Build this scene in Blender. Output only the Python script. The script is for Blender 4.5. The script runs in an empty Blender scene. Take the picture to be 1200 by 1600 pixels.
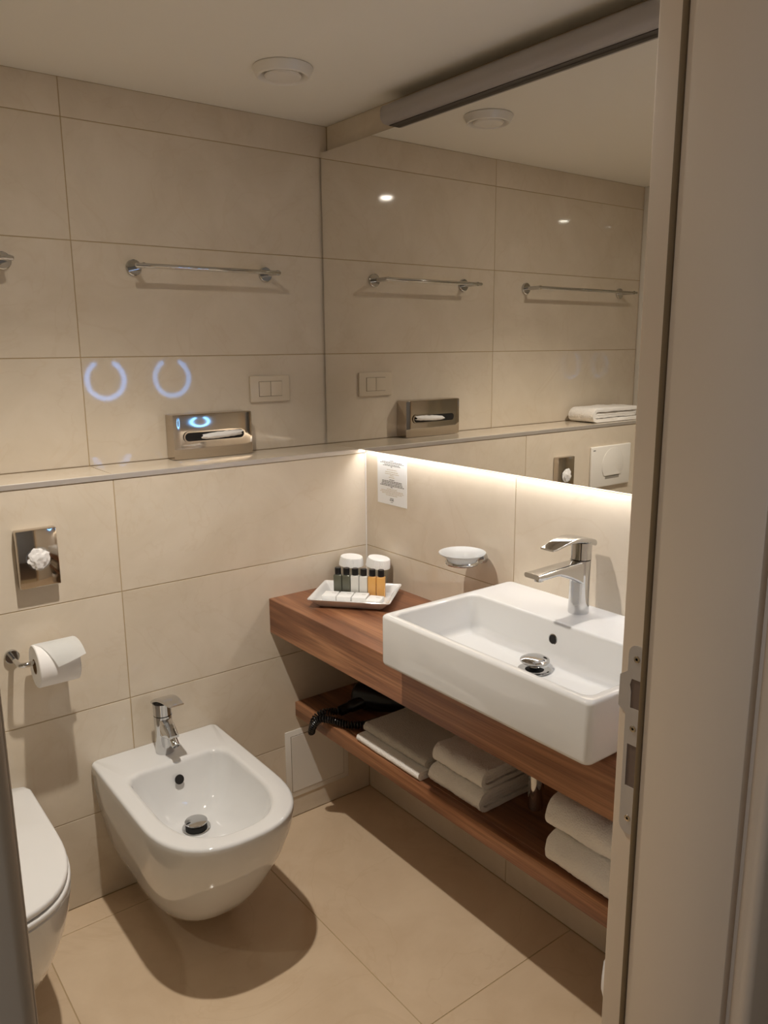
import bpy, bmesh, math, random
from mathutils import Vector, Matrix, noise

S = bpy.context.scene
COL = S.collection
PI = math.pi
R = math.radians
random.seed(7)

# ------------------------------------------------------------------ camera
YAW, PITCH, ROLL, FPX = 0.6533, -0.2067, -0.0078, 1237.5
cam_data = bpy.data.cameras.new('camera')
cam = bpy.data.objects.new('camera', cam_data)
COL.objects.link(cam)
_f = Vector((math.sin(YAW) * math.cos(PITCH), math.cos(YAW) * math.cos(PITCH), math.sin(PITCH)))
_r0 = Vector((math.cos(YAW), -math.sin(YAW), 0))
_u0 = _r0.cross(_f)
_r = _r0 * math.cos(ROLL) + _u0 * math.sin(ROLL)
_u = _u0 * math.cos(ROLL) - _r0 * math.sin(ROLL)
M = Matrix((_r, _u, -_f)).transposed().to_4x4()
M.translation = Vector((-1.5031, -2.0596, 1.5234))
cam.matrix_world = M
cam_data.sensor_fit = 'VERTICAL'
cam_data.sensor_height = 36.0
cam_data.lens = 36.0 * FPX / 1600.0
cam_data.clip_start = 0.02
S.camera = cam

# ------------------------------------------------------------------ view, world, large lights
S.view_settings.view_transform = 'Standard'
S.view_settings.look = 'None'
S.view_settings.exposure = -0.02
S.view_settings.gamma = 1.0
S.view_settings.use_curve_mapping = False
S.cycles.use_denoising = True
S.cycles.max_bounces = 12
S.cycles.glossy_bounces = 8
S.cycles.diffuse_bounces = 6
S.cycles.transparent_max_bounces = 12
S.cycles.blur_glossy = 0.6
S.cycles.sample_clamp_indirect = 6.0

W = bpy.data.worlds.new('world')
S.world = W
W.use_nodes = True
W.node_tree.nodes['Background'].inputs[0].default_value = (0.55, 0.62, 0.8, 1)
W.node_tree.nodes['Background'].inputs[1].default_value = 0.02

DOWN_POWER = 70.0        # main ceiling downlight
DOWN2_POWER = 12.0        # shower downlight
DOWN_COL = (1.0, 0.92, 0.82)
LED_STRENGTH = 22.0      # strip below the mirror
LED_COL = (1.0, 0.98, 0.97)
RING_STRENGTH = 13.0
HALL_POWER = 6.0

def area_light(name, loc, rot, sx, sy, power, col):
    d = bpy.data.lights.new(name, 'AREA')
    d.shape = 'RECTANGLE'
    d.size = sx
    d.size_y = sy
    d.energy = power
    d.color = col
    o = bpy.data.objects.new(name, d)
    COL.objects.link(o)
    o.location = loc
    o.rotation_euler = rot
    return o
# cool fill light added in the hall for the door jamb, without a window
area_light('hall_fill', (-2.62, -2.10, 1.4), (0, R(-90), 0), 1.4, 0.5, HALL_POWER, (0.72, 0.82, 1.0))

def spot_light(name, loc, power, size, blend, radius, col):
    d = bpy.data.lights.new(name, 'SPOT')
    d.energy = power
    d.spot_size = size
    d.spot_blend = blend
    d.shadow_soft_size = radius
    d.color = col
    o = bpy.data.objects.new(name, d)
    COL.objects.link(o)
    o.location = loc
    return o

# ------------------------------------------------------------------ materials
def lin(c):
    def g(v):
        v /= 255.0
        return v / 12.92 if v <= 0.04045 else ((v + 0.055) / 1.055) ** 2.4
    return (g(c[0]), g(c[1]), g(c[2]), 1.0)

def new_mat(name):
    m = bpy.data.materials.new(name)
    m.use_nodes = True
    nt = m.node_tree
    return m, nt, nt.nodes['Principled BSDF']

def plain(name, col, rough=0.5, metal=0.0, **kw):
    m, nt, p = new_mat(name)
    p.inputs['Base Color'].default_value = lin(col)
    p.inputs['Roughness'].default_value = rough
    p.inputs['Metallic'].default_value = metal
    for k, v in kw.items():
        p.inputs[k.replace('_', ' ')].default_value = v
    # fine procedural break-up of the gloss
    n = nt.nodes.new('ShaderNodeTexNoise')
    n.inputs['Scale'].default_value = 14.0
    mr = nt.nodes.new('ShaderNodeMapRange')
    mr.inputs['To Min'].default_value = max(0.0, rough * 0.9)
    mr.inputs['To Max'].default_value = min(1.0, rough * 1.1)
    nt.links.new(n.outputs['Fac'], mr.inputs['Value'])
    if rough > 0.02:
        nt.links.new(mr.outputs['Result'], p.inputs['Roughness'])
    return m

def tile_mat(name, c1, c2, cv, rough, scale=1.0, spec=0.5):
    """polished beige stone-look tile: soft clouds and a few thin veins, shifted per tile"""
    m, nt, p = new_mat(name)
    N, L = nt.nodes, nt.links
    tc = N.new('ShaderNodeTexCoord')
    oi = N.new('ShaderNodeObjectInfo')
    mul = N.new('ShaderNodeVectorMath'); mul.operation = 'SCALE'
    comb = N.new('ShaderNodeCombineXYZ')
    for i in range(3):
        L.new(oi.outputs['Random'], comb.inputs[i])
    L.new(comb.outputs[0], mul.inputs[0]); mul.inputs['Scale'].default_value = 37.0
    add = N.new('ShaderNodeVectorMath'); add.operation = 'ADD'
    L.new(tc.outputs['Object'], add.inputs[0]); L.new(mul.outputs[0], add.inputs[1])
    n1 = N.new('ShaderNodeTexNoise'); n1.inputs['Scale'].default_value = 4.5 * scale
    n1.inputs['Detail'].default_value = 6; n1.inputs['Roughness'].default_value = 0.6
    n1.inputs['Distortion'].default_value = 0.6
    L.new(add.outputs[0], n1.inputs['Vector'])
    cr = N.new('ShaderNodeValToRGB')
    cr.color_ramp.elements[0].position = 0.33; cr.color_ramp.elements[0].color = lin(c1)
    cr.color_ramp.elements[1].position = 0.68; cr.color_ramp.elements[1].color = lin(c2)
    L.new(n1.outputs['Fac'], cr.inputs['Fac'])
    n2 = N.new('ShaderNodeTexNoise'); n2.inputs['Scale'].default_value = 2.6 * scale
    n2.inputs['Detail'].default_value = 5; n2.inputs['Distortion'].default_value = 1.8
    L.new(add.outputs[0], n2.inputs['Vector'])
    vr = N.new('ShaderNodeValToRGB')
    e = vr.color_ramp.elements
    e[0].position = 0.485; e[0].color = (0, 0, 0, 1)
    e[1].position = 0.515; e[1].color = (0, 0, 0, 1)
    k = e.new(0.5); k.color = (0.16, 0.16, 0.16, 1)
    L.new(n2.outputs['Fac'], vr.inputs['Fac'])
    mix = N.new('ShaderNodeMix'); mix.data_type = 'RGBA'
    L.new(vr.outputs['Color'], mix.inputs['Factor'])
    L.new(cr.outputs['Color'], mix.inputs['A'])
    mix.inputs['B'].default_value = lin(cv)
    L.new(mix.outputs['Result'], p.inputs['Base Color'])
    p.inputs['Roughness'].default_value = rough
    p.inputs['Specular IOR Level'].default_value = spec
    return m

def wood_mat(name):
    m, nt, p = new_mat(name)
    N, L = nt.nodes, nt.links
    tc = N.new('ShaderNodeTexCoord')
    mp = N.new('ShaderNodeMapping')
    mp.inputs['Scale'].default_value = (9.0, 0.55, 9.0)
    L.new(tc.outputs['Object'], mp.inputs['Vector'])
    n1 = N.new('ShaderNodeTexNoise'); n1.inputs['Scale'].default_value = 1.6
    n1.inputs['Detail'].default_value = 5; n1.inputs['Distortion'].default_value = 1.1
    L.new(mp.outputs[0], n1.inputs['Vector'])
    mp2 = N.new('ShaderNodeMapping')
    mp2.inputs['Scale'].default_value = (160.0, 3.0, 160.0)
    L.new(tc.outputs['Object'], mp2.inputs['Vector'])
    n2 = N.new('ShaderNodeTexNoise'); n2.inputs['Scale'].default_value = 1.5
    n2.inputs['Detail'].default_value = 3
    L.new(mp2.outputs[0], n2.inputs['Vector'])
    cr = N.new('ShaderNodeValToRGB')
    e = cr.color_ramp.elements
    e[0].position = 0.30; e[0].color = lin((108, 68, 47))
    e[1].position = 0.72; e[1].color = lin((196, 142, 102))
    k = e.new(0.52); k.color = lin((146, 98, 68))
    L.new(n1.outputs['Fac'], cr.inputs['Fac'])
    mix = N.new('ShaderNodeMix'); mix.data_type = 'RGBA'; mix.blend_type = 'MULTIPLY'
    mix.inputs['Factor'].default_value = 0.55
    r2 = N.new('ShaderNodeValToRGB')
    r2.color_ramp.elements[0].position = 0.35; r2.color_ramp.elements[0].color = (0.5, 0.5, 0.5, 1)
    r2.color_ramp.elements[1].position = 0.6; r2.color_ramp.elements[1].color = (1, 1, 1, 1)
    L.new(n2.outputs['Fac'], r2.inputs['Fac'])
    L.new(cr.outputs['Color'], mix.inputs['A']); L.new(r2.outputs['Color'], mix.inputs['B'])
    L.new(mix.outputs['Result'], p.inputs['Base Color'])
    p.inputs['Roughness'].default_value = 0.38
    b = N.new('ShaderNodeBump'); b.inputs['Strength'].default_value = 0.08
    b.inputs['Distance'].default_value = 0.002
    L.new(n2.outputs['Fac'], b.inputs['Height']); L.new(b.outputs[0], p.inputs['Normal'])
    return m

def towel_mat(name, col):
    m, nt, p = new_mat(name)
    N, L = nt.nodes, nt.links
    tc = N.new('ShaderNodeTexCoord')
    n = N.new('ShaderNodeTexNoise'); n.inputs['Scale'].default_value = 260
    n.inputs['Detail'].default_value = 3
    L.new(tc.outputs['Object'], n.inputs['Vector'])
    b = N.new('ShaderNodeBump'); b.inputs['Strength'].default_value = 0.9
    b.inputs['Distance'].default_value = 0.003
    L.new(n.outputs['Fac'], b.inputs['Height']); L.new(b.outputs[0], p.inputs['Normal'])
    p.inputs['Base Color'].default_value = lin(col)
    p.inputs['Roughness'].default_value = 0.95
    p.inputs['Sheen Weight'].default_value = 0.15
    return m

def emit_mat(name, col, strength):
    m, nt, p = new_mat(name)
    p.inputs['Base Color'].default_value = (0.8, 0.8, 0.8, 1)
    p.inputs['Emission Color'].default_value = (*col, 1)
    p.inputs['Emission Strength'].default_value = strength
    return m

def thin_glass(name, tint, refl=0.08):
    """clear pane: transparent with a fresnel reflection"""
    m = bpy.data.materials.new(name); m.use_nodes = True
    nt = m.node_tree; N, L = nt.nodes, nt.links
    for n in list(N): N.remove(n)
    out = N.new('ShaderNodeOutputMaterial')
    t = N.new('ShaderNodeBsdfTransparent'); t.inputs[0].default_value = (*tint, 1)
    g = N.new('ShaderNodeBsdfGlossy'); g.inputs['Roughness'].default_value = 0.01
    lw = N.new('ShaderNodeLayerWeight'); lw.inputs['Blend'].default_value = 0.25
    fr = N.new('ShaderNodeMath'); fr.operation = 'MULTIPLY_ADD'
    L.new(lw.outputs['Facing'], fr.inputs[0]); fr.inputs[1].default_value = 0.55; fr.inputs[2].default_value = 0.035
    mx = N.new('ShaderNodeMixShader')
    L.new(fr.outputs[0], mx.inputs[0]); L.new(t.outputs[0], mx.inputs[1]); L.new(g.outputs[0], mx.inputs[2])
    L.new(mx.outputs[0], out.inputs[0])
    return m

MT = {}
MT['tile'] = tile_mat('wall_tile', (213, 200, 180), (223, 211, 193), (202, 182, 154), 0.045)
MT['floor'] = tile_mat('floor_tile', (213, 189, 159), (225, 203, 174), (196, 168, 134), 0.055, 0.8, 0.6)
MT['grout'] = plain('grout', (184, 162, 126), 0.9)
MT['ceiling'] = plain('ceiling_paint', (240, 236, 226), 0.85)
MT['paint'] = plain('white_paint', (222, 216, 206), 0.6)
MT['frame'] = plain('door_frame_lacquer', (218, 198, 172), 0.42)
MT['gasket'] = plain('gasket_rubber', (120, 98, 66), 0.7)
MT['chrome'] = plain('chrome', (205, 205, 205), 0.05, 1.0)
MT['dark_chrome'] = plain('nickel_steel', (198, 188, 176), 0.07, 1.0)
MT['steel'] = plain('brushed_steel', (205, 198, 190), 0.5, 0.6)
MT['mirror'] = plain('mirror_silver', (246, 244, 239), 0.0, 1.0)
MT['mirror_back'] = plain('mirror_backing', (70, 62, 54), 0.6)
MT['ceramic'] = plain('white_ceramic', (221, 221, 220), 0.07, 0.0, Coat_Weight=0.3)
MT['lid'] = plain('white_seat_plastic', (224, 223, 221), 0.18)
MT['wood'] = wood_mat('walnut')
MT['towel'] = towel_mat('terry_towel', (244, 240, 234))
MT['mat_towel'] = towel_mat('grey_white_mat', (206, 200, 190))
MT['black'] = plain('black_plastic', (16, 15, 15), 0.3)
MT['hole'] = plain('dark_hole', (22, 18, 15), 0.8)
MT['slot'] = plain('mortise_wood', (120, 100, 84), 0.8)
MT['white'] = plain('white_plastic', (236, 232, 224), 0.3)
MT['switch'] = plain('switch_ivory', (216, 203, 182), 0.35)
MT['panel'] = plain('panel_white', (228, 224, 216), 0.4)
MT['paper'] = plain('white_paper', (240, 240, 238), 0.8)
MT['tissue'] = plain('tissue_paper', (238, 236, 234), 0.9)
MT['print'] = plain('print_grey', (110, 108, 106), 0.8)
MT['print_tan'] = plain('print_tan', (196, 178, 150), 0.8)
MT['lamp'] = plain('lamp_diffuser_off', (160, 154, 150), 0.35)
MT['alu'] = plain('aluminium', (170, 166, 160), 0.3, 1.0)
MT['frost'] = plain('frosted_glass', (240, 242, 242), 0.4, 0.0, Transmission_Weight=0.65)
MT['glass'] = thin_glass('clear_glass', (0.95, 0.97, 0.96))
MT['liq_dark'] = plain('dark_green_liquid', (98, 98, 84), 0.12, 0.0, Transmission_Weight=0.1)
MT['liq_white'] = plain('milky_liquid', (216, 214, 208), 0.12)
MT['liq_amber'] = plain('amber_liquid', (238, 182, 104), 0.12, 0.0, Transmission_Weight=0.2)
MT['cardboard'] = plain('cardboard', (150, 120, 88), 0.9)
MT['liner'] = plain('bin_liner', (236, 236, 236), 0.35)
MT['led'] = emit_mat('led_strip', LED_COL, LED_STRENGTH)
MT['lens'] = emit_mat('downlight_lens', DOWN_COL, 25.0)
MT['ring'] = emit_mat('ring_light', (0.13, 0.42, 1.0), RING_STRENGTH)

# ------------------------------------------------------------------ mesh helpers
class B:
    """collects geometry in world coordinates"""
    def __init__(s):
        s.bm = bmesh.new()
    def box(s, x0, x1, y0, y1, z0, z1, bev=0.0, seg=2, rot=None):
        bm = bmesh.new()
        vs = [bm.verts.new(p) for p in ((x0, y0, z0), (x1, y0, z0), (x1, y1, z0), (x0, y1, z0),
                                        (x0, y0, z1), (x1, y0, z1), (x1, y1, z1), (x0, y1, z1))]
        for f in ((3, 2, 1, 0), (4, 5, 6, 7), (0, 1, 5, 4), (1, 2, 6, 5), (2, 3, 7, 6), (3, 0, 4, 7)):
            bm.faces.new([vs[i] for i in f])
        if bev > 0:
            bmesh.ops.bevel(bm, geom=bm.edges[:], offset=bev, segments=seg, affect='EDGES', profile=0.5)
        s.merge(bm, rot)
        return s
    def merge(s, bm, mat=None):
        if mat is not None:
            bmesh.ops.transform(bm, matrix=mat, verts=bm.verts[:])
        me = bpy.data.meshes.new('tmp')
        bm.to_mesh(me); bm.free()
        s.bm.from_mesh(me)
        bpy.data.meshes.remove(me)
    def loft(s, rings, cap0=True, cap1=True, closed=True, mat=None):
        bm = bmesh.new()
        vr = [[bm.verts.new(p) for p in r] for r in rings]
        n = len(rings[0])
        for a, b in zip(vr[:-1], vr[1:]):
            for i in range(n if closed else n - 1):
                j = (i + 1) % n
                try: bm.faces.new((a[i], a[j], b[j], b[i]))
                except ValueError: pass
        if cap0: bm.faces.new(list(reversed(vr[0])))
        if cap1: bm.faces.new(vr[-1])
        bmesh.ops.recalc_face_normals(bm, faces=bm.faces[:])
        s.merge(bm, mat)
        return s
    def lathe(s, prof, n=32, mat=None, cap=True):
        """prof: list of (r, z) around local z"""
        rings = []
        for r, z in prof:
            r = max(r, 1e-5)
            rings.append([(r * math.cos(2 * PI * i / n), r * math.sin(2 * PI * i / n), z) for i in range(n)])
        return s.loft(rings, cap, cap, True, mat)
    def tube(s, pts, r, n=12, cap=True):
        pts = [Vector(p) for p in pts]
        rr = r if isinstance(r, (list, tuple)) else [r] * len(pts)
        rings = []
        nrm = None
        for i, p in enumerate(pts):
            t = (pts[min(i + 1, len(pts) - 1)] - pts[max(i - 1, 0)]).normalized()
            if nrm is None:
                a = Vector((0, 0, 1)) if abs(t.z) < 0.9 else Vector((1, 0, 0))
                nrm = t.cross(a).normalized()
            else:
                nrm = (nrm - t * nrm.dot(t)).normalized()
            b = t.cross(nrm)
            rings.append([tuple(p + (nrm * math.cos(2 * PI * k / n) + b * math.sin(2 * PI * k / n)) * rr[i]) for k in range(n)])
        return s.loft(rings, cap, cap)

def axis_mat(loc, axis):
    """local z -> axis"""
    q = Vector((0, 0, 1)).rotation_difference(Vector(axis).normalized())
    return Matrix.Translation(Vector(loc)) @ q.to_matrix().to_4x4()

def tagit(o, label=None, cat=None, group=None, kind=None):
    if label: o['label'] = label
    if cat: o['category'] = cat
    if group: o['group'] = group
    if kind: o['kind'] = kind
    return o

def obj(name, b, mat, parent=None, smooth=True, angle=35, origin=None):
    bm = b.bm if isinstance(b, B) else b
    me = bpy.data.meshes.new(name)
    off = Vector((0, 0, 0))
    if parent is not None:
        p = parent
        while p is not None:
            off += p.location
            p = p.parent
    if origin is not None:
        off = Vector(origin)
    bmesh.ops.translate(bm, vec=-off, verts=bm.verts[:])
    bm.to_mesh(me); bm.free()
    me.materials.append(MT[mat] if isinstance(mat, str) else mat)
    if smooth:
        for p in me.polygons: p.use_smooth = True
        me.set_sharp_from_angle(angle=R(angle))
    o = bpy.data.objects.new(name, me)
    COL.objects.link(o)
    if parent is not None: o.parent = parent
    if origin is not None: o.location = origin
    return o

def root(name, loc, label, cat, group=None):
    o = bpy.data.objects.new(name, None)
    o.empty_display_size = 0.05
    COL.objects.link(o)
    o.location = loc
    return tagit(o, label, cat, group)

def copy_thing(o, loc, label=None, mats=None):
    c = o.copy(); COL.objects.link(c); c.location = loc
    if label: c['label'] = label
    for ch in [k for k in bpy.data.objects if k.parent == o]:
        d = ch.copy(); COL.objects.link(d); d.parent = c
        for g in [k for k in bpy.data.objects if k.parent == ch]:
            e = g.copy(); COL.objects.link(e); e.parent = d
    return c

def rrect(cx, cy, hx, hy, rad, z, n=6):
    """rounded rectangle ring"""
    rad = min(rad, hx * 0.999, hy * 0.999)
    pts = []
    for (sx, sy, a0) in ((1, 1, 0), (-1, 1, 90), (-1, -1, 180), (1, -1, 270)):
        ox, oy = cx + sx * (hx - rad), cy + sy * (hy - rad)
        for k in range(n + 1):
            a = R(a0 + 90.0 * k / n)
            pts.append((ox + rad * math.cos(a), oy + rad * math.sin(a), z))
    return pts

def bez(p0, p1, p2, p3, n):
    out = []
    for i in range(n + 1):
        t = i / n
        out.append(tuple((1 - t) ** 3 * a + 3 * (1 - t) ** 2 * t * b + 3 * (1 - t) * t * t * c + t ** 3 * d
                         for a, b, c, d in zip(p0, p1, p2, p3)))
    return out

def catmull(pts, n):
    pts = [Vector(p) for p in pts]
    P = [2 * pts[0] - pts[1]] + pts + [2 * pts[-1] - pts[-2]]
    out = []
    for i in range(1, len(P) - 2):
        for k in range(n):
            t = k / n
            a, b, c, d = P[i - 1], P[i], P[i + 1], P[i + 2]
            out.append(0.5 * ((2 * b) + (c - a) * t + (2 * a - 5 * b + 4 * c - d) * t * t + (3 * b - a - 3 * c + d) * t ** 3))
    out.append(pts[-1])
    return out

# ------------------------------------------------------------------ dimensions
REC = 0.188      # recess of the upper back wall behind the ledge
ZL = 1.2         # ledge top
ZC = 2.2022      # ceiling
XS = -1.745      # shower screen
XE = -2.70       # end of the shower
YD = -1.535      # inner face of the door wall
MX = -0.0305     # mirror front
GR = 0.0012      # half joint

# ------------------------------------------------------------------ room shell
b = B().box(XE, 0.15, YD - 0.19, 0.35, -0.12, -0.0015)
floor = tagit(obj('floor', b, 'grout', smooth=False), 'beige stone-look tiled bathroom floor', kind='structure')
def floor_tile(x0, x1, y0, y1):
    obj('tile', B().box(x0 + GR, x1 - GR, y0 + GR, y1 - GR, -0.012, 0.0, 0.0006, 1), 'floor', floor)
for x0, x1, js in ((-0.507, 0.0, (0.0, -0.9, YD)), (-1.127, -0.507, (0.0, -0.09, -1.33, YD)),
                   (XS, -1.127, (0.0, -0.9, YD)), (XE, XS, (0.0, -0.28, YD))):
    for ya, yb in zip(js[:-1], js[1:]):
        floor_tile(x0, x1, yb, ya)
b = B().box(XE, 0.15, -3.6, YD - 0.19, -0.12, 0.0)
tagit(obj('floor_hall', b, plain('hall_floor', (120, 96, 74), 0.5)), 'brown hall floor outside the bathroom door', kind='structure')

b = B().box(XE - 0.1, 0.15, YD - 0.19, 0.35, ZC, 2.4)
tagit(obj('ceiling', b, 'ceiling', smooth=False), 'white painted bathroom ceiling', kind='structure')
b = B().box(XE - 0.1, 0.15, -3.6, YD - 0.19, 2.35, 2.45)
tagit(obj('ceiling_hall', b, 'ceiling', smooth=False), 'white painted hall ceiling', kind='structure')

b = B().box(XE - 0.1, 0.15, 0.0015, 0.35, -0.12, ZL - 0.010)
b.box(XE - 0.1, 0.15, REC + 0.0015, 0.35, ZL - 0.010, ZC)
wall_back = tagit(obj('wall_back', b, 'grout', smooth=False),
                  'back wall clad in large beige tiles above and below the ledge', kind='structure')
b = B().box(0.0015, 0.15, YD - 0.19, REC, -0.12, ZC)
wall_right = tagit(obj('wall_right', b, 'grout', smooth=False),
                   'beige tiled wall behind the mirror and wash basin', kind='structure')

def wall_tile_y(par, x0, x1, z0, z1, y, tilt=0.0):
    """tile facing -y; tilt: small lean of one hand-laid tile, degrees"""
    rot = None
    if tilt:
        c = Vector(((x0 + x1) / 2, y + 0.004, z0))
        rot = Matrix.Translation(c) @ Matrix.Rotation(R(tilt), 4, 'X') @ Matrix.Translation(-c)
    obj('tile', B().box(x0 + GR, x1 - GR, y, y + 0.009, z0 + GR, z1 - GR, 0.0006, 1, rot), 'tile', par)
def wall_tile_x(par, y0, y1, z0, z1, x):
    obj('tile', B().box(x, x + 0.009, y0 + GR, y1 - GR, z0 + GR, z1 - GR, 0.0006, 1), 'tile', par)

LOWZ = (0.0, 0.262, 0.571, 0.8795, ZL - 0.014)
UPZ = (ZL, 1.4986, 1.8036, 2.1066, ZC)
XG = (0.0, -0.82, XS, XE)
for xb, xa in zip(XG[1:], XG[:-1]):
    for z0, z1 in zip(LOWZ[:-1], LOWZ[1:]):
        wall_tile_y(wall_back, xb, xa, z0, z1, 0.0)
    for i, (z0, z1) in enumerate(zip(UPZ[:-1], UPZ[1:])):
        wall_tile_y(wall_back, xb, xa, z0, z1, REC)
YG = (REC, -0.66, YD)
for yb, ya in zip(YG[1:], YG[:-1]):
    for z0, z1 in zip((0.0, 0.262, 0.571, 0.8795, 1.19, 1.4986, 1.8036, 2.1066), (0.262, 0.571, 0.8795, 1.19, 1.4986, 1.8036, 2.1066, ZC)):
        if ya > 0 and z1 < 1.2:
            wall_tile_x(wall_right, yb, 0.0, z0, z1, 0.0)
        else:
            wall_tile_x(wall_right, yb, ya, z0, z1, 0.0)

# ledge
ledge = tagit(obj('trim_1', B().box(XE, 0.0, 0.0015, REC, ZL - 0.0108, ZL - 0.0095), 'grout', smooth=False),
              'beige tiled ledge running along the back wall, chrome front edge', kind='structure')
for xb, xa in zip(XG[1:], XG[:-1]):
    obj('tile', B().box(xb + GR, xa - GR, 0.003, REC - 0.001, ZL - 0.0094, ZL, 0.0006, 1), 'tile', ledge)
o = obj('edge_strip', B().box(XE, -0.002, -0.0025, 0.003, ZL - 0.0135, ZL + 0.0004, 0.0008, 1), 'steel', ledge)
o['label'] = 'chrome edge strip'

tagit(obj('trim_2', B().tube([(-0.0022, -0.0022, 0.7692), (-0.0022, -0.0022, ZL - 0.014)], 0.0021, 8), 'white'),
      'thin white bead added to imitate the lit corner line above the counter', kind='structure')  # white bead stands in for the tile edge lit by the LED strip
# shower end (seen only as reflections and light)
tagit(obj('wall_left', B().box(XE - 0.1, XE, YD - 0.19, REC, -0.12, ZC), 'tile', smooth=False),
      'beige shower wall at the far left end', kind='structure')
scr = root('shower_screen', (XS - 0.02, -0.7, 0), 'clear glass shower screen with a white wall profile, left of the toilet', 'shower screen')
obj('glass_pane', B().box(XS - 0.024, XS - 0.016, YD + 0.02, -0.005, 0.02, ZL - 0.005), 'glass', scr)
obj('glass_pane', B().box(XS - 0.024, XS - 0.016, YD + 0.02, REC - 0.042, ZL + 0.003, ZC - 0.012), 'glass', scr)
obj('wall_profile', B().box(XS - 0.04, XS, REC - 0.045, REC - 0.001, ZL + 0.001, ZC - 0.001, 0.002), 'white', scr)
obj('top_rail', B().box(XS - 0.032, XS - 0.008, YD + 0.02, REC - 0.05, ZC - 0.02, ZC - 0.001, 0.002), 'white', scr)

# door wall with the opening
XJ, XH = -0.75, -1.452
b = B().box(XJ + 0.05, 0.0, YD - 0.16, YD, 0, ZC)
b.box(XE, XH - 0.05, YD - 0.16, YD, 0, ZC)
b.box(XH - 0.05, XJ + 0.05, YD - 0.16, YD, 2.08, ZC)
tagit(obj('wall_front', b, 'paint', smooth=False), 'white door wall of the bathroom', kind='structure')
tagit(obj('wall_hall_back', B().box(XE - 0.1, 0.15, -3.7, -3.6, -0.1, 2.45), 'paint', smooth=False),
      'white hall wall behind the photographer', kind='structure')
tagit(obj('wall_hall_right', B().box(0.05, 0.15, -3.6, YD - 0.19, -0.1, 2.45), 'paint', smooth=False),
      'white hall side wall on the right', kind='structure')
tagit(obj('wall_hall_left', B().box(XE - 0.1, XE, -3.6, YD - 0.19, -0.1, 2.45), 'paint', smooth=False),
      'white hall side wall on the left', kind='structure')

# door frame
df = root('door_1', (XJ, YD - 0.08, 0), 'cream lacquered door frame with steel strike plate', None)
df['kind'] = 'structure'
def frame_side(sgn, xf, name):
    # xf: rebate face; sgn +1: frame material lies to +x of it
    lo = lambda a, c: (min(a, c), max(a, c))
    x0, x1 = lo(xf, xf + sgn * 0.05)
    o = obj(name, B().box(x0, x1, YD - 0.165, YD + 0.002, 0, 2.06, 0.0025, 2), 'frame', df)
    x0, x1 = lo(xf - sgn * 0.013, xf + sgn * 0.001)
    obj('door_stop', B().box(x0, x1, YD - 0.160, YD - 0.041, 0, 2.05, 0.002, 2), 'frame', df)
    x0, x1 = lo(xf - sgn * 0.0145, xf - sgn * 0.004)
    obj('gasket', B().box(x0, x1, YD - 0.041, YD - 0.034, 0, 2.05, 0.0015, 2), 'gasket', df)
    # hall-side architrave, rounded
    x0, x1 = lo(xf - sgn * 0.008, xf + sgn * 0.075)
    obj('architrave', B().box(x0, x1, YD - 0.188, YD - 0.165, 0, 2.13, 0.007, 4), 'frame', df)
    return o
sj = frame_side(+1, XJ, 'strike_jamb')
hj = frame_side(-1, XH, 'hinge_jamb')
obj('head_jamb', B().box(XH, XJ, YD - 0.165, YD + 0.002, 2.02, 2.06, 0.002), 'frame', df)
obj('architrave', B().box(XH - 0.075, XJ + 0.075, YD - 0.188, YD - 0.165, 2.13, 2.2, 0.007, 4), 'frame', df)

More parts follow.
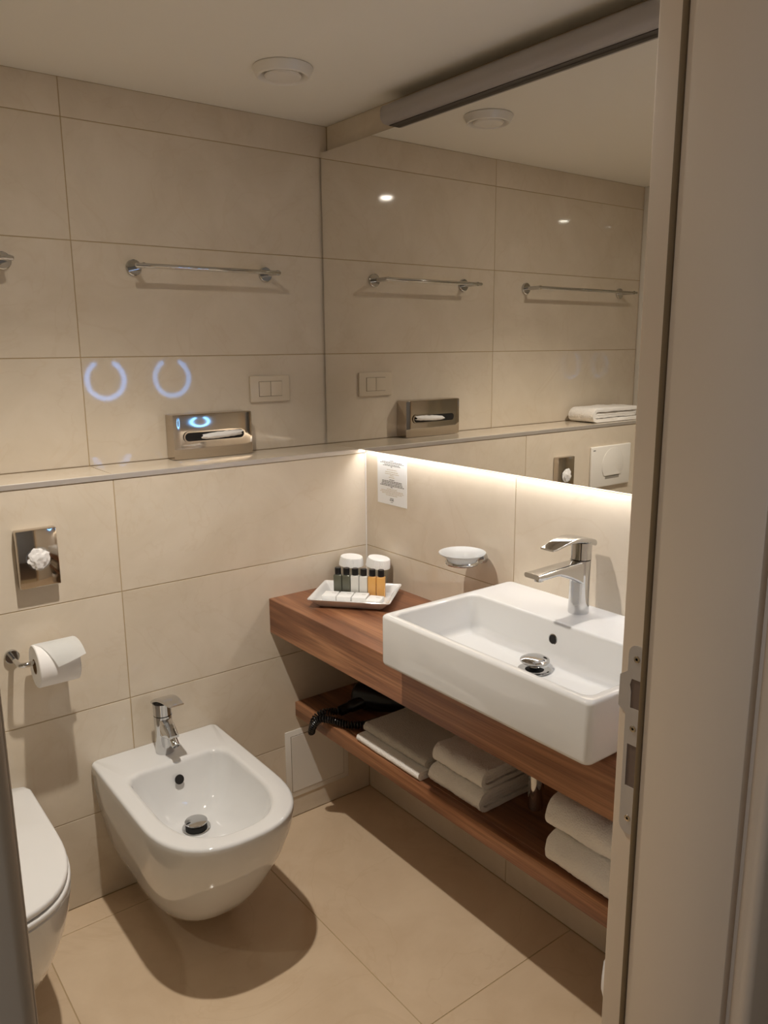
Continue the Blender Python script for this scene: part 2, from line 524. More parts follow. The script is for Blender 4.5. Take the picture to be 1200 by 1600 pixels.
# strike plate, cut from sheet: outline in (y, z), facing -x
def strike_plate():
    ya, yb = -1.5665, -1.5435
    zt, zb = 1.184, 0.944
    out = []
    for k in range(9):
        a = R(180 - 180 * k / 8)
        out.append(((ya + yb) / 2 + math.cos(a) * (yb - ya) / 2, zt - 0.0115 + math.sin(a) * 0.0115))
    # room side (yb) with the lip
    out += [(yb, 1.150), (yb + 0.010, 1.143), (yb + 0.0105, 1.104), (yb, 1.097)]
    for k in range(9):
        a = R(0 - 180 * k / 8)
        out.append(((ya + yb) / 2 + math.cos(a) * (yb - ya) / 2, zb + 0.0115 + math.sin(a) * 0.0115))
    holes = [[(-1.5615, 1.142), (-1.5495, 1.142), (-1.5475, 1.134), (-1.5495, 1.126), (-1.5495, 1.106), (-1.5615, 1.106)],
             [(-1.5615, 1.060), (-1.5485, 1.060), (-1.5485, 1.006), (-1.5615, 1.006)]]
    xf = XJ - 0.0014
    bm = bmesh.new()
    edges = []
    for loop in [out] + holes:
        vs = [bm.verts.new((xf, y, z)) for y, z in loop]
        for i in range(len(vs)):
            edges.append(bm.edges.new((vs[i], vs[(i + 1) % len(vs)])))
    res = bmesh.ops.triangle_fill(bm, use_beauty=True, use_dissolve=False, edges=edges)
    # drop triangles that fill the holes
    for f in list(bm.faces):
        c = f.calc_center_median()
        for hl in holes:
            ys = [p[0] for p in hl]; zs = [p[1] for p in hl]
            if min(ys) < c.y < max(ys) and min(zs) < c.z < max(zs) and all(
                    any(abs(v.co.y - p[0]) < 1e-6 and abs(v.co.z - p[1]) < 1e-6 for p in hl) for v in f.verts):
                bm.faces.remove(f); break
    ret = bmesh.ops.extrude_face_region(bm, geom=bm.faces[:])
    vs = [v for v in ret['geom'] if isinstance(v, bmesh.types.BMVert)]
    bmesh.ops.translate(bm, vec=(0.0012, 0, 0), verts=vs)
    bmesh.ops.recalc_face_normals(bm, faces=bm.faces[:])
    pl = obj('strike_plate', bm, 'steel', df, smooth=False)
    pl['label'] = 'brushed steel strike plate'
    for z in (1.1675, 1.081, 0.9645):
        s = B().lathe([(0.0, 0.0002), (0.0045, 0.0), (0.004, 0.0012), (0.0016, 0.0014), (0.0014, 0.0004), (0.0, 0.0004)], 16, axis_mat((xf + 0.0004, -1.555, z), (-1, 0, 0)))
        obj('screw', s, 'dark_chrome', pl)
    for hl in holes:
        ys = [p[0] for p in hl]; zs = [p[1] for p in hl]
        obj('mortise', B().box(XJ - 0.0006, XJ - 0.0001, min(ys) - 0.0006, max(ys) + 0.0015, min(zs), max(zs)), 'slot', pl)
strike_plate()

# ------------------------------------------------------------------ big mirror with LED strip
mir = root('wall_mirror', (MX, -0.7, ZL), 'large frameless wall mirror over the wash basin, lit below', 'mirror')
YM = 0.178
obj('mirror_glass', B().box(MX, MX + 0.005, YD + 0.01, YM, ZL, 2.119, 0.0008, 1), 'mirror', mir)
obj('back_frame', B().box(MX + 0.0052, -0.0008, YD + 0.05, YM - 0.008, ZL + 0.035, 2.10), 'mirror_back', mir)
obj('light_profile', B().box(MX + 0.0052, -0.0008, YD + 0.02, -0.004, ZL + 0.022, ZL + 0.0345), 'alu', mir)
o = obj('led_strip', B().box(MX + 0.009, -0.002, YD + 0.02, -0.006, ZL + 0.018, ZL + 0.0219), 'led', mir)
o['label'] = 'glowing warm white light strip'

# off linear lamp above the mirror
lamp = root('mirror_lamp', (-0.04, -0.8, 2.145), 'long switched-off grey tube lamp mounted above the mirror', 'lamp')
def lamp_section(y, k=1.0):
    pts = []
    cx, cz, hx, hz, rad = -0.047, 2.1465, 0.028 * k, 0.0255 * k, 0.02 * k
    return [(p[0], y, p[1]) for p in [(q[0], q[1]) for q in rrect(cx, cz, hx, hz, rad, 0, 6)]]
obj('diffuser', B().loft([lamp_section(-0.187, 0.82), lamp_section(-0.188, 0.95), lamp_section(-0.191), lamp_section(YD + 0.03)]), 'lamp', lamp)
obj('mount_rail', B().box(-0.030, -0.001, -0.2, YD + 0.04, 2.126, 2.17), 'alu', lamp)
obj('bottom_channel', B().box(-0.048, -0.010, -0.196, YD + 0.03, 2.1192, 2.1225), 'mirror_back', lamp)

# ------------------------------------------------------------------ ceiling fittings
def downlight(x, y, power, label, size, blend):
    d = root('downlight', (x, y, ZC), label, 'ceiling light', 'recessed downlights')
    obj('bezel', B().lathe([(0.030, 0.0), (0.030, -0.003), (0.034, -0.006), (0.042, -0.004), (0.044, 0.0)], 40, Matrix.Translation((x, y, ZC)), False), 'chrome', d)
    obj('lens', B().lathe([(0.0, -0.002), (0.024, -0.002), (0.0295, -0.0015), (0.0295, 0.0)], 32, Matrix.Translation((x, y, ZC))), 'lens', d)
    spot_light('downlight_beam', (x, y, ZC - 0.012), power, R(size), blend, 0.018, DOWN_COL)
    sp = area_light('downlight_spill', (x, y, ZC - 0.008), (0, 0, 0), 0.05, 0.05, power * 0.040, DOWN_COL)
    sp.data.shape = 'DISK'
    return d
downlight(-0.94, -0.64, DOWN_POWER, 'small round downlight in the ceiling above the bidet', 114, 1.0)
downlight(-2.19, -0.64, DOWN2_POWER, 'small round downlight in the ceiling of the shower', 100, 0.6)

vt = root('ceiling_vent', (-0.388, -0.203, ZC), 'round white air vent on the ceiling near the mirror', 'vent')
Tm = Matrix.Translation((-0.388, -0.203, ZC))
obj('vent_collar', B().lathe([(0.0, -0.0005), (0.074, -0.0005), (0.0755, -0.003), (0.066, -0.022), (0.062, -0.024), (0.058, -0.022), (0.050, -0.008), (0.049, -0.002), (0.0, -0.002)], 48, Tm), 'white', vt)
obj('vent_disc', B().lathe([(0.0, -0.003), (0.012, -0.003), (0.012, -0.014), (0.042, -0.016), (0.046, -0.020), (0.043, -0.024), (0.0, -0.027)], 48, Tm), 'white', vt)

# ------------------------------------------------------------------ counter and shelf
ct = B().box(-0.3738, -0.0005, YD + 0.002, -0.0005, 0.6597, 0.7687, 0.0012, 1)
tagit(obj('vanity_counter', ct, 'wood', origin=(-0.19, -0.77, 0.66)),
      'thick walnut wall-hung counter carrying the wash basin', 'counter')
sh = root('wooden_shelf', (-0.15, -0.77, 0.357), 'walnut wall shelf holding folded towels below the counter', 'shelf')
obj('shelf_board', B().box(-0.268, -0.0005, YD + 0.002, -0.0005, 0.365, 0.4045, 0.0008, 1), 'wood', sh)
obj('front_edge', B().box(-0.2935, -0.2685, YD + 0.002, -0.0005, 0.3565, 0.4050, 0.0015, 2), 'wood', sh)

# ------------------------------------------------------------------ wash basin
def basin():
    x0, x1, y0, y1 = -0.438, -0.001, -1.258, -0.650
    zb, zt = 0.7692, 0.909
    cx, cy, hx, hy = (x0 + x1) / 2, (y0 + y1) / 2, (x1 - x0) / 2, (y1 - y0) / 2
    t = root('wash_basin', (cx, cy, zb), 'white rectangular ceramic wash basin on the walnut counter', 'wash basin')
    ix0, ix1, iy0, iy1 = -0.414, -0.160, -1.234, -0.675
    icx, icy, ihx, ihy = (ix0 + ix1) / 2, (iy0 + iy1) / 2, (ix1 - ix0) / 2, (iy1 - iy0) / 2
    rings = []
    zo = 0.782   # overhanging underside
    # foot on the counter, then the overhang
    fx0 = -0.36
    rings.append(rrect((fx0 + x1) / 2, cy, (x1 - fx0) / 2, hy - 0.03, 0.012, zb))
    rings.append(rrect((fx0 + x1) / 2, cy, (x1 - fx0) / 2, hy - 0.03, 0.012, zo))
    rings.append(rrect(cx, cy, hx - 0.012, hy - 0.010, 0.012, zo))
    for k in range(1, 6):
        a = R(90 * k / 5)
        rr_ = 0.012
        rings.append(rrect(cx, cy, hx - rr_ * (1 - math.sin(a)), hy - rr_ * (1 - math.sin(a)) , 0.014, zo + rr_ * (1 - math.cos(a))))
    for k in range(0, 6):
        a = R(90 * k / 5)
        rr_ = 0.008
        rings.append(rrect(cx, cy, hx - rr_ * (1 - math.cos(a)), hy - rr_ * (1 - math.cos(a)), 0.014, zt - rr_ * (1 - math.sin(a))))
    for k in range(0, 5):
        a = R(90 * k / 4)
        rr_ = 0.007
        rings.append(rrect(icx, icy, ihx + rr_ * (1 - math.sin(a)), ihy + rr_ * (1 - math.sin(a)), 0.022, zt - rr_ * (1 - math.cos(a))))
    # inner walls
    zf = 0.824
    for k in range(1, 8):
        u = k / 7
        z = zt - 0.007 - (zt - 0.007 - zf - 0.018) * u
        rings.append(rrect(icx + 0.004 * u, icy, ihx - 0.014 * u, ihy - 0.020 * u, 0.024, z))
    for k in range(1, 6):
        a = R(90 * k / 5)
        q = 0.018
        rings.append(rrect(icx + 0.004, icy, ihx - 0.014 - q * (1 - math.cos(a)), ihy - 0.020 - q * (1 - math.cos(a)), 0.022, zf + q * (1 - math.sin(a))))
    DX, DY = -0.238, -0.952
    for s_, dz in ((0.6, -0.003), (0.3, -0.006), (0.1, -0.008)):
        rings.append([(DX + (p[0] - DX) * s_, DY + (p[1] - DY) * s_, zf + dz) for p in rings[-1]] if s_ == 0.6 else
                     [(DX + (p[0] - DX) * 0.5, DY + (p[1] - DY) * 0.5, zf + dz) for p in rings[-1]])
    obj('basin_body', B().loft(rings), 'ceramic', t, angle=50)
    # pop-up waste
    zd = zf - 0.0075
    T = Matrix.Translation((DX, DY, zd))
    w = obj('drain_stopper', B().lathe([(0.0, 0.004), (0.012, 0.004), (0.014, 0.016), (0.031, 0.0205), (0.033, 0.023), (0.032, 0.026), (0.024, 0.0305), (0.012, 0.0325), (0.0, 0.033)], 40, T), 'chrome', t)
    obj('drain_ring', B().lathe([(0.020, 0.0005), (0.036, 0.001), (0.037, 0.003), (0.033, 0.0045), (0.021, 0.002)], 40, T, False), 'chrome', w)
    obj('drain_throat', B().lathe([(0.0, 0.001), (0.022, 0.001), (0.022, 0.002), (0.0, 0.002)], 24, T), 'hole', w)
    # overflow on the back inner wall
    oh = obj('overflow_hole', B().lathe([(0.0, 0.0), (0.0115, 0.0), (0.0125, 0.0006), (0.0105, 0.0012), (0.0095, 0.0002), (0.0, 0.0002)], 28, axis_mat((-0.1655, -0.940, 0.868), (-1, 0, 0.12))), 'chrome', t)
    obj('overflow_bore', B().lathe([(0.0, 0.0), (0.0098, 0.0), (0.0098, 0.0006), (0.0, 0.0006)], 24, axis_mat((-0.1662, -0.940, 0.868), (-1, 0, 0.12))), 'hole', oh)
basin()

# ------------------------------------------------------------------ faucets
def sect(c, t, side, w, h, rad, n=5):
    """rounded rectangle section at c, across `side` (width) and up (height), normal t"""
    c = Vector(c); t = Vector(t).normalized(); side = Vector(side).normalized()
    up = side.cross(t)
    return [tuple(c + side * p[0] + up * p[1]) for p in rrect(0, 0, w / 2, h / 2, rad, 0, n)]

def faucet(name, base, fwd, s, label, cat, bidet=False, fat=1.0):
    """single-lever mixer; fwd = spout direction, s = scale"""
    base = Vector(base); fwd = Vector(fwd).normalized(); side = Vector((0, 0, 1)).cross(fwd)
    t = root(name, base, label, cat)
    P = lambda a, z: base + fwd * (a * s) + Vector((0, 0, z * s))
    up = Vector((0, 0, 1))
    # column: oval, leaning into the spout
    rings = []
    prof = [(0.0, 0.0, 0.0240), (0.0, 0.003, 0.0245), (0.0, 0.03, 0.0235), (0.0, 0.07, 0.0230), (0.0, 0.10, 0.0235), (0.0, 0.128, 0.0240)]
    for a, z, r in prof:
        c = P(a, z)
        rings.append([tuple(c + (fwd * math.cos(2 * PI * i / 32) * r + side * math.sin(2 * PI * i / 32) * r) * s * fat) for i in range(32)])
    body = obj('body', B().loft(rings), 'chrome', t, angle=50)
    # spout: flat, wide, tapering blade growing out of the column
    L_ = 0.165 if not bidet else 0.085
    path = []
    K = 14
    for i in range(K + 1):
        u = i / K
        a = -0.012 + (L_ + 0.012) * u
        top = 0.127 + 0.0 * u - (0.004 * u * u if not bidet else 0.040 * u * u)
        bot = (0.048 + 0.060 * min(1, u / 0.6) ** 0.6) if not bidet else (0.055 + 0.02 * u)
        if not bidet and u > 0.6: bot = 0.108 - 0.002 * (u - 0.6) / 0.4
        if u > 0.9:
            bot = bot + (top - bot) * 0.35 * (u - 0.9) / 0.1
        w = 0.040 + 0.004 * u if not bidet else 0.036 - 0.008 * u
        h = max(top - bot, 0.006)
        path.append((a, (top + bot) / 2, w, h))
    rings = []
    for a, z, w, h in path:
        c = P(a, z)
        rings.append([tuple(c + side * p[0] * s * fat + up * p[1] * s) for p in rrect(0, 0, w / 2, h / 2, min(0.008, h * 0.45), 0, 5)])
    sp = obj('spout', B().loft(rings), 'chrome', t, angle=40)
    if not bidet:
        obj('aerator', B().lathe([(0.0, 0.0), (0.010 * s, 0.0), (0.0105 * s, 0.006 * s), (0.010 * s, 0.011 * s), (0.0, 0.011 * s)], 24, axis_mat(P(L_ - 0.024, 0.102), (0, 0, 1))), 'chrome', sp)
    else:
        d = (fwd + Vector((0, 0, -0.75))).normalized()
        obj('swivel_nozzle', B().lathe([(0.0, 0.0), (0.013 * s, 0.0), (0.014 * s, 0.006 * s), (0.0125 * s, 0.012 * s), (0.0125 * s, 0.034 * s), (0.010 * s, 0.036 * s), (0.009 * s, 0.030 * s), (0.0, 0.030 * s)], 28, axis_mat(P(L_ - 0.016, 0.078), d)), 'chrome', sp)
    # cartridge neck
    rings = []
    for z, r in ((0.1285, 0.0215), (0.130, 0.0235), (0.150, 0.0235), (0.170, 0.0245)):
        c = P(-0.002, z)
        rings.append([tuple(c + (fwd * math.cos(2 * PI * i / 28) * r + side * math.sin(2 * PI * i / 28) * r) * s * fat) for i in range(28)])
    hd = obj('lever', B(), 'chrome', t)
    bpy.data.objects.remove(hd)
    lev = B().loft(rings)
    # lever blade: gently arched, wider than the neck, slightly raised at the tip
    rings = []
    rise = 0.0 if not bidet else 0.035
    LL = 0.118 if not bidet else 0.125
    for i in range(13):
        u = i / 12
        a = -0.030 + (LL + 0.030) * u
        z = 0.166 + 0.014 * math.sin(PI * min(1.0, u * 1.05)) + 0.004 * u + rise * u
        th = 0.011 * (1 - u) ** 0.7 + 0.0045
        w = (0.043 + 0.010 * math.sin(PI * u)) * (1 - 0.12 * u)
        c = P(a, z)
        rings.append([tuple(c + side * p[0] * s * fat + up * p[1] * s) for p in rrect(0, 0, w / 2, th / 2, th * 0.45, 0, 4)])
    lev.loft(rings)
    obj('lever', lev, 'chrome', t, angle=45)
    return t
faucet('basin_faucet', (-0.067, -0.930, 0.9092), (-1, 0, 0), 1.0, 'chrome single-lever faucet on the wash basin rim', 'faucet')
faucet('bidet_faucet', (-0.757, -0.068, 0.4182), (0, -1, 0), 0.86, 'small chrome lever faucet with swivel nozzle on the bidet', 'faucet', True, 1.22)

# ------------------------------------------------------------------ bidet and toilet
def dring(cx, w, f, z, y0=-0.001, n=28, p=2.5, cr=0.012, straight=0.62):
    """D-shaped ring: flat at the wall (y0), rounded towards the room; half width w, depth f"""
    pts = []
    ys = y0 - f * straight
    fr = f - f * straight
    # right side from the wall forward
    for k in range(3):
        a = R(90 - 90 * k / 2)
        pts.append((cx + w - cr * (1 - math.cos(a)) , y0 - cr * (1 - math.sin(a)), z))
    for k in range(1, 5):
        pts.append((cx + w, y0 - cr + (ys - y0 + cr) * k / 5, z))
    for k in range(n + 1):
        a = PI * k / n
        c, s_ = math.cos(a), math.sin(a)
        x = cx + w * math.copysign(abs(c) ** (2 / p), c)
        y = ys - fr * abs(s_) ** (2 / p)
        pts.append((x, y, z))
    for k in range(4, 0, -1):
        pts.append((cx - w, y0 - cr + (ys - y0 + cr) * k / 5, z))
    for k in range(3):
        a = R(90 * k / 2)
        pts.append((cx - w + cr * (1 - math.cos(a)), y0 - cr * (1 - math.sin(a)), z))
    return pts

BODY = [(0.060, 0.072, 0.250), (0.063, 0.090, 0.296), (0.074, 0.107, 0.336), (0.094, 0.122, 0.373),
        (0.126, 0.136, 0.410), (0.170, 0.150, 0.447), (0.225, 0.160, 0.485), (0.285, 0.172, 0.520), (0.345, 0.179, 0.545), (0.390, 0.1815, 0.558)]

BX = -0.757
bd = root('bidet', (BX, -0.28, 0.060), 'white wall-hung bidet with open bowl below the ledge', 'bidet')
rings = [dring(BX, w * 1.025, f * 1.025, z, straight=0.42 + 0.20 * min(1, (z - 0.07) / 0.3)) for z, w, f in BODY]
zt = 0.418
for k in range(0, 5):
    a = R(90 * k / 4)
    q = 0.008
    rings.append(dring(BX, 0.1865 - q * (1 - math.cos(a)), 0.574 - q * (1 - math.cos(a)), zt - q * (1 - math.sin(a))))
def bring(dx, y_back, y_front, z, p=2.5):
    """bowl ring with the same topology as dring"""
    n = 28
    pts = []
    f = y_back - y_front
    return dring(BX, dx, f, z, y_back, n, p, min(0.04, dx * 0.4, f * 0.3), 0.5)
for k in range(0, 5):
    a = R(90 * k / 4)
    q = 0.014
    e = q * (1 - math.sin(a))
    rings.append(bring(0.136 + e, -0.140 + e, -0.524 - e, zt - q * (1 - math.cos(a))))
for u in (0.15, 0.3, 0.45, 0.6, 0.75, 0.88, 0.96, 1.0):
    z = zt - 0.014 - (zt - 0.014 - 0.275) * math.sin(u * PI / 2) ** 0.95
    dx = 0.136 + (0.040 - 0.136) * u ** 1.35
    yb = -0.140 + (-0.212 + 0.140) * u ** 1.2
    yf = -0.524 + (-0.295 + 0.524) * u ** 1.25
    rings.append(bring(dx, yb, yf, z))
obj('bowl_body', B().loft(rings), 'ceramic', bd, angle=55)
T = Matrix.Translation((BX, -0.255, 0.2755))
w = obj('drain_stopper', B().lathe([(0.0, 0.014), (0.022, 0.015), (0.0295, 0.018), (0.030, 0.0195), (0.029, 0.0210), (0.018, 0.0226), (0.0, 0.0232)], 36, T), 'chrome', bd)
obj('drain_ring', B().lathe([(0.024, 0.0004), (0.036, 0.001), (0.037, 0.003), (0.034, 0.004), (0.024, 0.002)], 36, T, False), 'chrome', w)
obj('drain_throat', B().lathe([(0.0, 0.001), (0.0285, 0.001), (0.0275, 0.013), (0.0, 0.013)], 30, T), 'hole', w)
oh = obj('overflow_hole', B().lathe([(0.0, 0.0), (0.0125, 0.0), (0.013, 0.0006), (0.0, 0.001)], 26, axis_mat((BX, -0.1585, 0.372), (0, -1, 0.42))), 'hole', bd)
obj('fixing_cap', B().lathe([(0.0, 0.0), (0.005, 0.0), (0.004, 0.0015), (0.0, 0.002)], 16, axis_mat((BX - 0.146, -0.16, 0.185), (-1, 0, -0.35))), 'dark_chrome', bd)

TX = -1.292
tl = root('toilet', (TX, -0.28, 0.060), 'white wall-hung toilet with closed lid, half hidden by the door frame', 'toilet')
rings = [dring(TX, w, f * 1.01, z, straight=0.42 + 0.12 * min(1, (z - 0.07) / 0.3)) for z, w, f in BODY]
rings.append(dring(TX, 0.181, 0.567, 0.404, straight=0.54))
rings.append(dring(TX, 0.176, 0.561, 0.409, straight=0.54))
obj('toilet_bowl', B().loft(rings), 'ceramic', tl, angle=55)
def slab(cx, w, f, y0, z0, z1, q):
    rg = []
    for k in range(4):
        a = R(90 * k / 3)
        rg.append(dring(cx, w - q * (1 - math.sin(a)), f - q * (1 - math.sin(a)) , z0 + q * (1 - math.cos(a)), y0, 28, 2.5, 0.03, 0.5))
    for k in range(4):
        a = R(90 * k / 3)
        rg.append(dring(cx, w - q * (1 - math.cos(a)), f - q * (1 - math.cos(a)), z1 - q * (1 - math.sin(a)), y0, 28, 2.5, 0.03, 0.5))
    return B().loft(rg)
obj('seat', slab(TX, 0.181, 0.516, -0.056, 0.4105, 0.4235, 0.004), 'lid', tl, angle=60)
obj('lid', slab(TX, 0.178, 0.512, -0.056, 0.4270, 0.4430, 0.006), 'lid', tl, angle=60)
obj('hinge', B().box(TX - 0.14, TX + 0.14, -0.052, -0.018, 0.409, 0.437, 0.008, 3), 'lid', tl)

fp = root('flush_plate', (-1.335, 0, 1.02), 'white flush plate with round button on the wall above the toilet', 'flush plate')
obj('plate', B().box(-1.468, -1.205, -0.012, -0.0003, 0.935, 1.108, 0.004, 3), 'white', fp)
bt = B().lathe([(0.070, 0.0), (0.072, 0.002), (0.069, 0.003), (0.0, 0.0042)], 48, axis_mat((-1.345, -0.012, 1.026), (0, -1, 0)))
bmesh.ops.bisect_plane(bt.bm, geom=bt.bm.verts[:] + bt.bm.edges[:] + bt.bm.faces[:], plane_co=(0, 0, 0.982), plane_no=(0, 0, -1), clear_outer=True)
obj('button', bt, 'white', fp)
obj('thumb_recess', B().box(-1.392, -1.298, -0.0125, -0.0118, 0.967, 0.979, 0.0002, 1), plain('recess_grey', (150, 144, 134), 0.5), fp)
obj('brand_mark', B().box(-1.228, -1.214, -0.0124, -0.0118, 1.091, 1.095), 'print', fp)

# ------------------------------------------------------------------ items on the back wall
# hygiene bag dispenser
hb = root('bag_dispenser', (-1.028, 0, 0.937), 'square steel hygiene-bag dispenser with white bag in round hole', 'dispenser')
def plate_with_hole(x0, x1, z0, z1, y, hx, hz, hr, n=40):
    """front sheet with a round hole, facing -y"""
    inner = [(hx + hr * math.cos(2 * PI * i / n), y, hz + hr * math.sin(2 * PI * i / n)) for i in range(n)]
    outer = []
    for i in range(n):
        c, s_ = math.cos(2 * PI * i / n), math.sin(2 * PI * i / n)
        k = min(((x1 - hx) if c > 0 else (hx - x0)) / max(abs(c), 1e-6), ((z1 - hz) if s_ > 0 else (hz - z0)) / max(abs(s_), 1e-6))
        outer.append((hx + c * k, y, hz + s_ * k))
    return inner, outer
hx_, hz_ = -1.029, 1.013
hcase = B().box(-1.077, -0.980, -0.028, -0.0006, 0.940, 1.087, 0.003, 2)
obj('case', hcase, 'dark_chrome', hb)
dish = B().lathe([(0.0275, 0.0), (0.031, 0.001), (0.031, 0.0018), (0.0272, 0.0022), (0.0262, 0.001)], 40, axis_mat((hx_, -0.028, hz_), (0, -1, 0)), False)
obj('hole_rim', dish, 'chrome', hb)
bag = B()
bm = bmesh.new()
bmesh.ops.create_icosphere(bm, subdivisions=4, radius=0.0262)
for v in bm.verts:
    n_ = noise.noise(v.co * 110) * 0.0070 + abs(noise.noise(v.co * 190)) * 0.0045
    v.co += v.normal * n_
    v.co.y *= 0.38
bag.merge(bm, Matrix.Translation((hx_, -0.0262, hz_)))
obj('paper_bag', bag, 'tissue', hb, angle=25)

# toilet roll holder and roll
th = root('roll_holder', (-1.109, 0, 0.765), 'chrome toilet-roll holder with round wall rosette', 'roll holder')
obj('rosette', B().lathe([(0.0, 0.0), (0.0175, 0.0), (0.0175, 0.008), (0.016, 0.0095), (0.0, 0.0095)], 32, axis_mat((-1.109, -0.0005, 0.768), (0, -1, 0))), 'chrome', th)
obj('rod', B().tube(catmull([(-1.109, -0.009, 0.7665), (-1.109, -0.05, 0.7665), (-1.107, -0.072, 0.7665), (-1.095, -0.080, 0.7665), (-1.06, -0.080, 0.7665), (-0.964, -0.080, 0.7665)], 6), 0.0062), 'chrome', th)
tr = root('toilet_roll', (-1.024, -0.080, 0.70), 'white toilet roll with its loose end folded to a point', 'toilet roll')
RX0, RX1, RZ, RR = -1.075, -0.978, 0.7565, 0.0535
obj('paper_roll', B().lathe([(0.019, 0.0), (RR - 0.002, 0.0), (RR, 0.002), (RR, RX1 - RX0 - 0.002), (RR - 0.002, RX1 - RX0), (0.019, RX1 - RX0)], 56, axis_mat((RX0, -0.080, RZ), (1, 0, 0)), False), 'tissue', tr)
obj('cardboard_core', B().lathe([(0.0192, 0.0), (0.0192, RX1 - RX0), (0.018, RX1 - RX0), (0.018, 0.0), (0.0192, 0.0)], 32, axis_mat((RX0, -0.080, RZ), (1, 0, 0)), False), 'cardboard', tr)
# loose sheet: follows the roll over the front, then falls to a folded point
def flap():
    bm = bmesh.new()
    rows = []
    K = 12
    for i in range(K + 1):
        u = i / K
        xl = RX0 + 0.002 + (-1.036 - RX0) * u
        xr = RX1 + 0.002 + 0.008 * u
        row = []
        for j in range(7):
            t_ = j / 6
            a = R(104 - (96 - 16 * t_) * u)      # around the roll: 90 = top, 0 = front
            rr_ = RR + 0.0014 + (0.006 + 0.010 * t_) * u ** 1.5
            row.append(bm.verts.new((xl + (xr - xl) * t_, -0.080 - rr_ * math.cos(a), RZ + rr_ * math.sin(a))))
        rows.append(row)
    for a_, c_ in zip(rows[:-1], rows[1:]):
        for j in range(6):
            bm.faces.new((a_[j], a_[j + 1], c_[j + 1], c_[j]))
    r_ = bmesh.ops.solidify(bm, geom=bm.faces[:], thickness=0.0008)
    return bm
obj('loose_sheet', flap(), 'paper', tr)

# towel rails
def towel_rail(xa, xb, z, label):
    t = root('towel_rail', ((xa + xb) / 2, REC, z), label, 'towel rail', 'chrome towel rails on the upper wall')
    yb = REC - 0.078
    for x in (xa + 0.022, xb - 0.010):
        obj('rosette', B().lathe([(0.0, 0.0), (0.022, 0.0), (0.022, 0.007), (0.020, 0.009), (0.0, 0.009)], 32, axis_mat((x, REC - 0.0004, z), (0, -1, 0))), 'chrome', t)
        obj('post', B().tube([(x, REC - 0.009, z), (x, yb - 0.004, z)], 0.0075, 16), 'chrome', t)
    obj('bar', B().tube([(xa, yb, z), (xa + 0.002, yb, z), (xb - 0.002, yb, z), (xb, yb, z)], [0.005, 0.0062, 0.0062, 0.005], 20), 'chrome', t)
towel_rail(-0.678, -0.231, 1.742, 'short chrome towel rail on the wall above the tissue box')
towel_rail(-1.620, -0.985, 1.742, 'long chrome towel rail above the toilet, cut by the left picture edge')

# switch
sw = root('light_switch', (-0.24, REC, 1.39), 'ivory double rocker light switch beside the mirror', 'switch')
obj('cover_plate', B().box(-0.311, -0.169, REC - 0.009, REC - 0.0003, 1.352, 1.434, 0.003, 3), 'switch', sw)
obj('bezel_gap', B().box(-0.2815, -0.1985, REC - 0.0095, REC - 0.0085, 1.3695, 1.4165), plain('gap_brown', (120, 104, 84), 0.6), sw)
for x0, x1 in ((-0.2805, -0.2408), (-0.2392, -0.1995)):
    obj('rocker', B().box(x0, x1, REC - 0.0118, REC - 0.009, 1.3705, 1.4155, 0.0012, 2), 'switch', sw)

# tissue box
tb = root('tissue_box', (-0.465, 0.158, ZL), 'polished steel tissue box with tissue in its slot, on the ledge', 'tissue box')
def tissue_case():
    x0, x1, y0, y1, z0, z1 = -0.592, -0.338, 0.130, 0.1865, ZL + 0.0005, ZL + 0.132
    b = B()
    # shell: loft of rounded sections, slightly bulged front
    nx = 24
    rings = []
    for i in range(nx + 1):
        u = i / nx
        x = x0 + (x1 - x0) * u
        bulge = 0.0035 * math.sin(PI * u)
        k = 0.0 if 0 < i < nx else 0.0015
        rings.append([(x, p[0], p[1]) for p in [(q[0], q[1]) for q in rrect((y0 + y1) / 2 - bulge / 2, (z0 + z1) / 2, (y1 - y0) / 2 + bulge / 2 - k, (z1 - z0) / 2 - k, 0.004, 0, 4)]])
    b.loft(rings)
    return b
obj('case', tissue_case(), 'dark_chrome', tb, angle=40)
def stadium(x0, x1, z, h, y, d, grow=0.0):
    pts = []
    r = h / 2 + grow
    for k in range(11):
        a = R(90 + 180 * k / 10); pts.append((x0 + h / 2 + r * math.cos(a), z + r * math.sin(a)))
    for k in range(11):
        a = R(-90 + 180 * k / 10); pts.append((x1 - h / 2 + r * math.cos(a), z + r * math.sin(a)))
    return pts
sy = 0.1262
o = obj('slot_opening', B().loft([[(p[0], sy + 0.001, p[1]) for p in stadium(-0.560, -0.368, ZL + 0.066, 0.026, 0, 0)],
                              [(p[0], sy - 0.0004, p[1]) for p in stadium(-0.560, -0.368, ZL + 0.066, 0.026, 0, 0)]]), 'hole', tb)
ro, ri = stadium(-0.560, -0.368, ZL + 0.066, 0.026, 0, 0, 0.0035), stadium(-0.560, -0.368, ZL + 0.066, 0.026, 0, 0, -0.0005)
obj('slot_rim', B().loft([[(p[0], sy + 0.001, p[1]) for p in ro], [(p[0], sy - 0.0018, p[1]) for p in ro], [(p[0], sy - 0.0018, p[1]) for p in ri], [(p[0], sy - 0.0002, p[1]) for p in ri]], False, False), 'dark_chrome', tb)
tis = B()
bm = bmesh.new()
rows = []
for i in range(25):
    u = i / 24
    x = -0.508 + 0.132 * u
    row = []
    for j in range(9):
        a = PI * j / 8
        rr_ = 0.0095 * (1 - 0.4 * abs(2 * u - 1) ** 3) + 0.0022 * noise.noise(Vector((u * 9, j * 0.6, 3)))
        row.append(bm.verts.new((x + 0.004 * math.sin(j), 0.1268 - rr_ * 1.3 * math.sin(a), ZL + 0.064 + 0.006 * u + rr_ * math.cos(a))))
    rows.append(row)
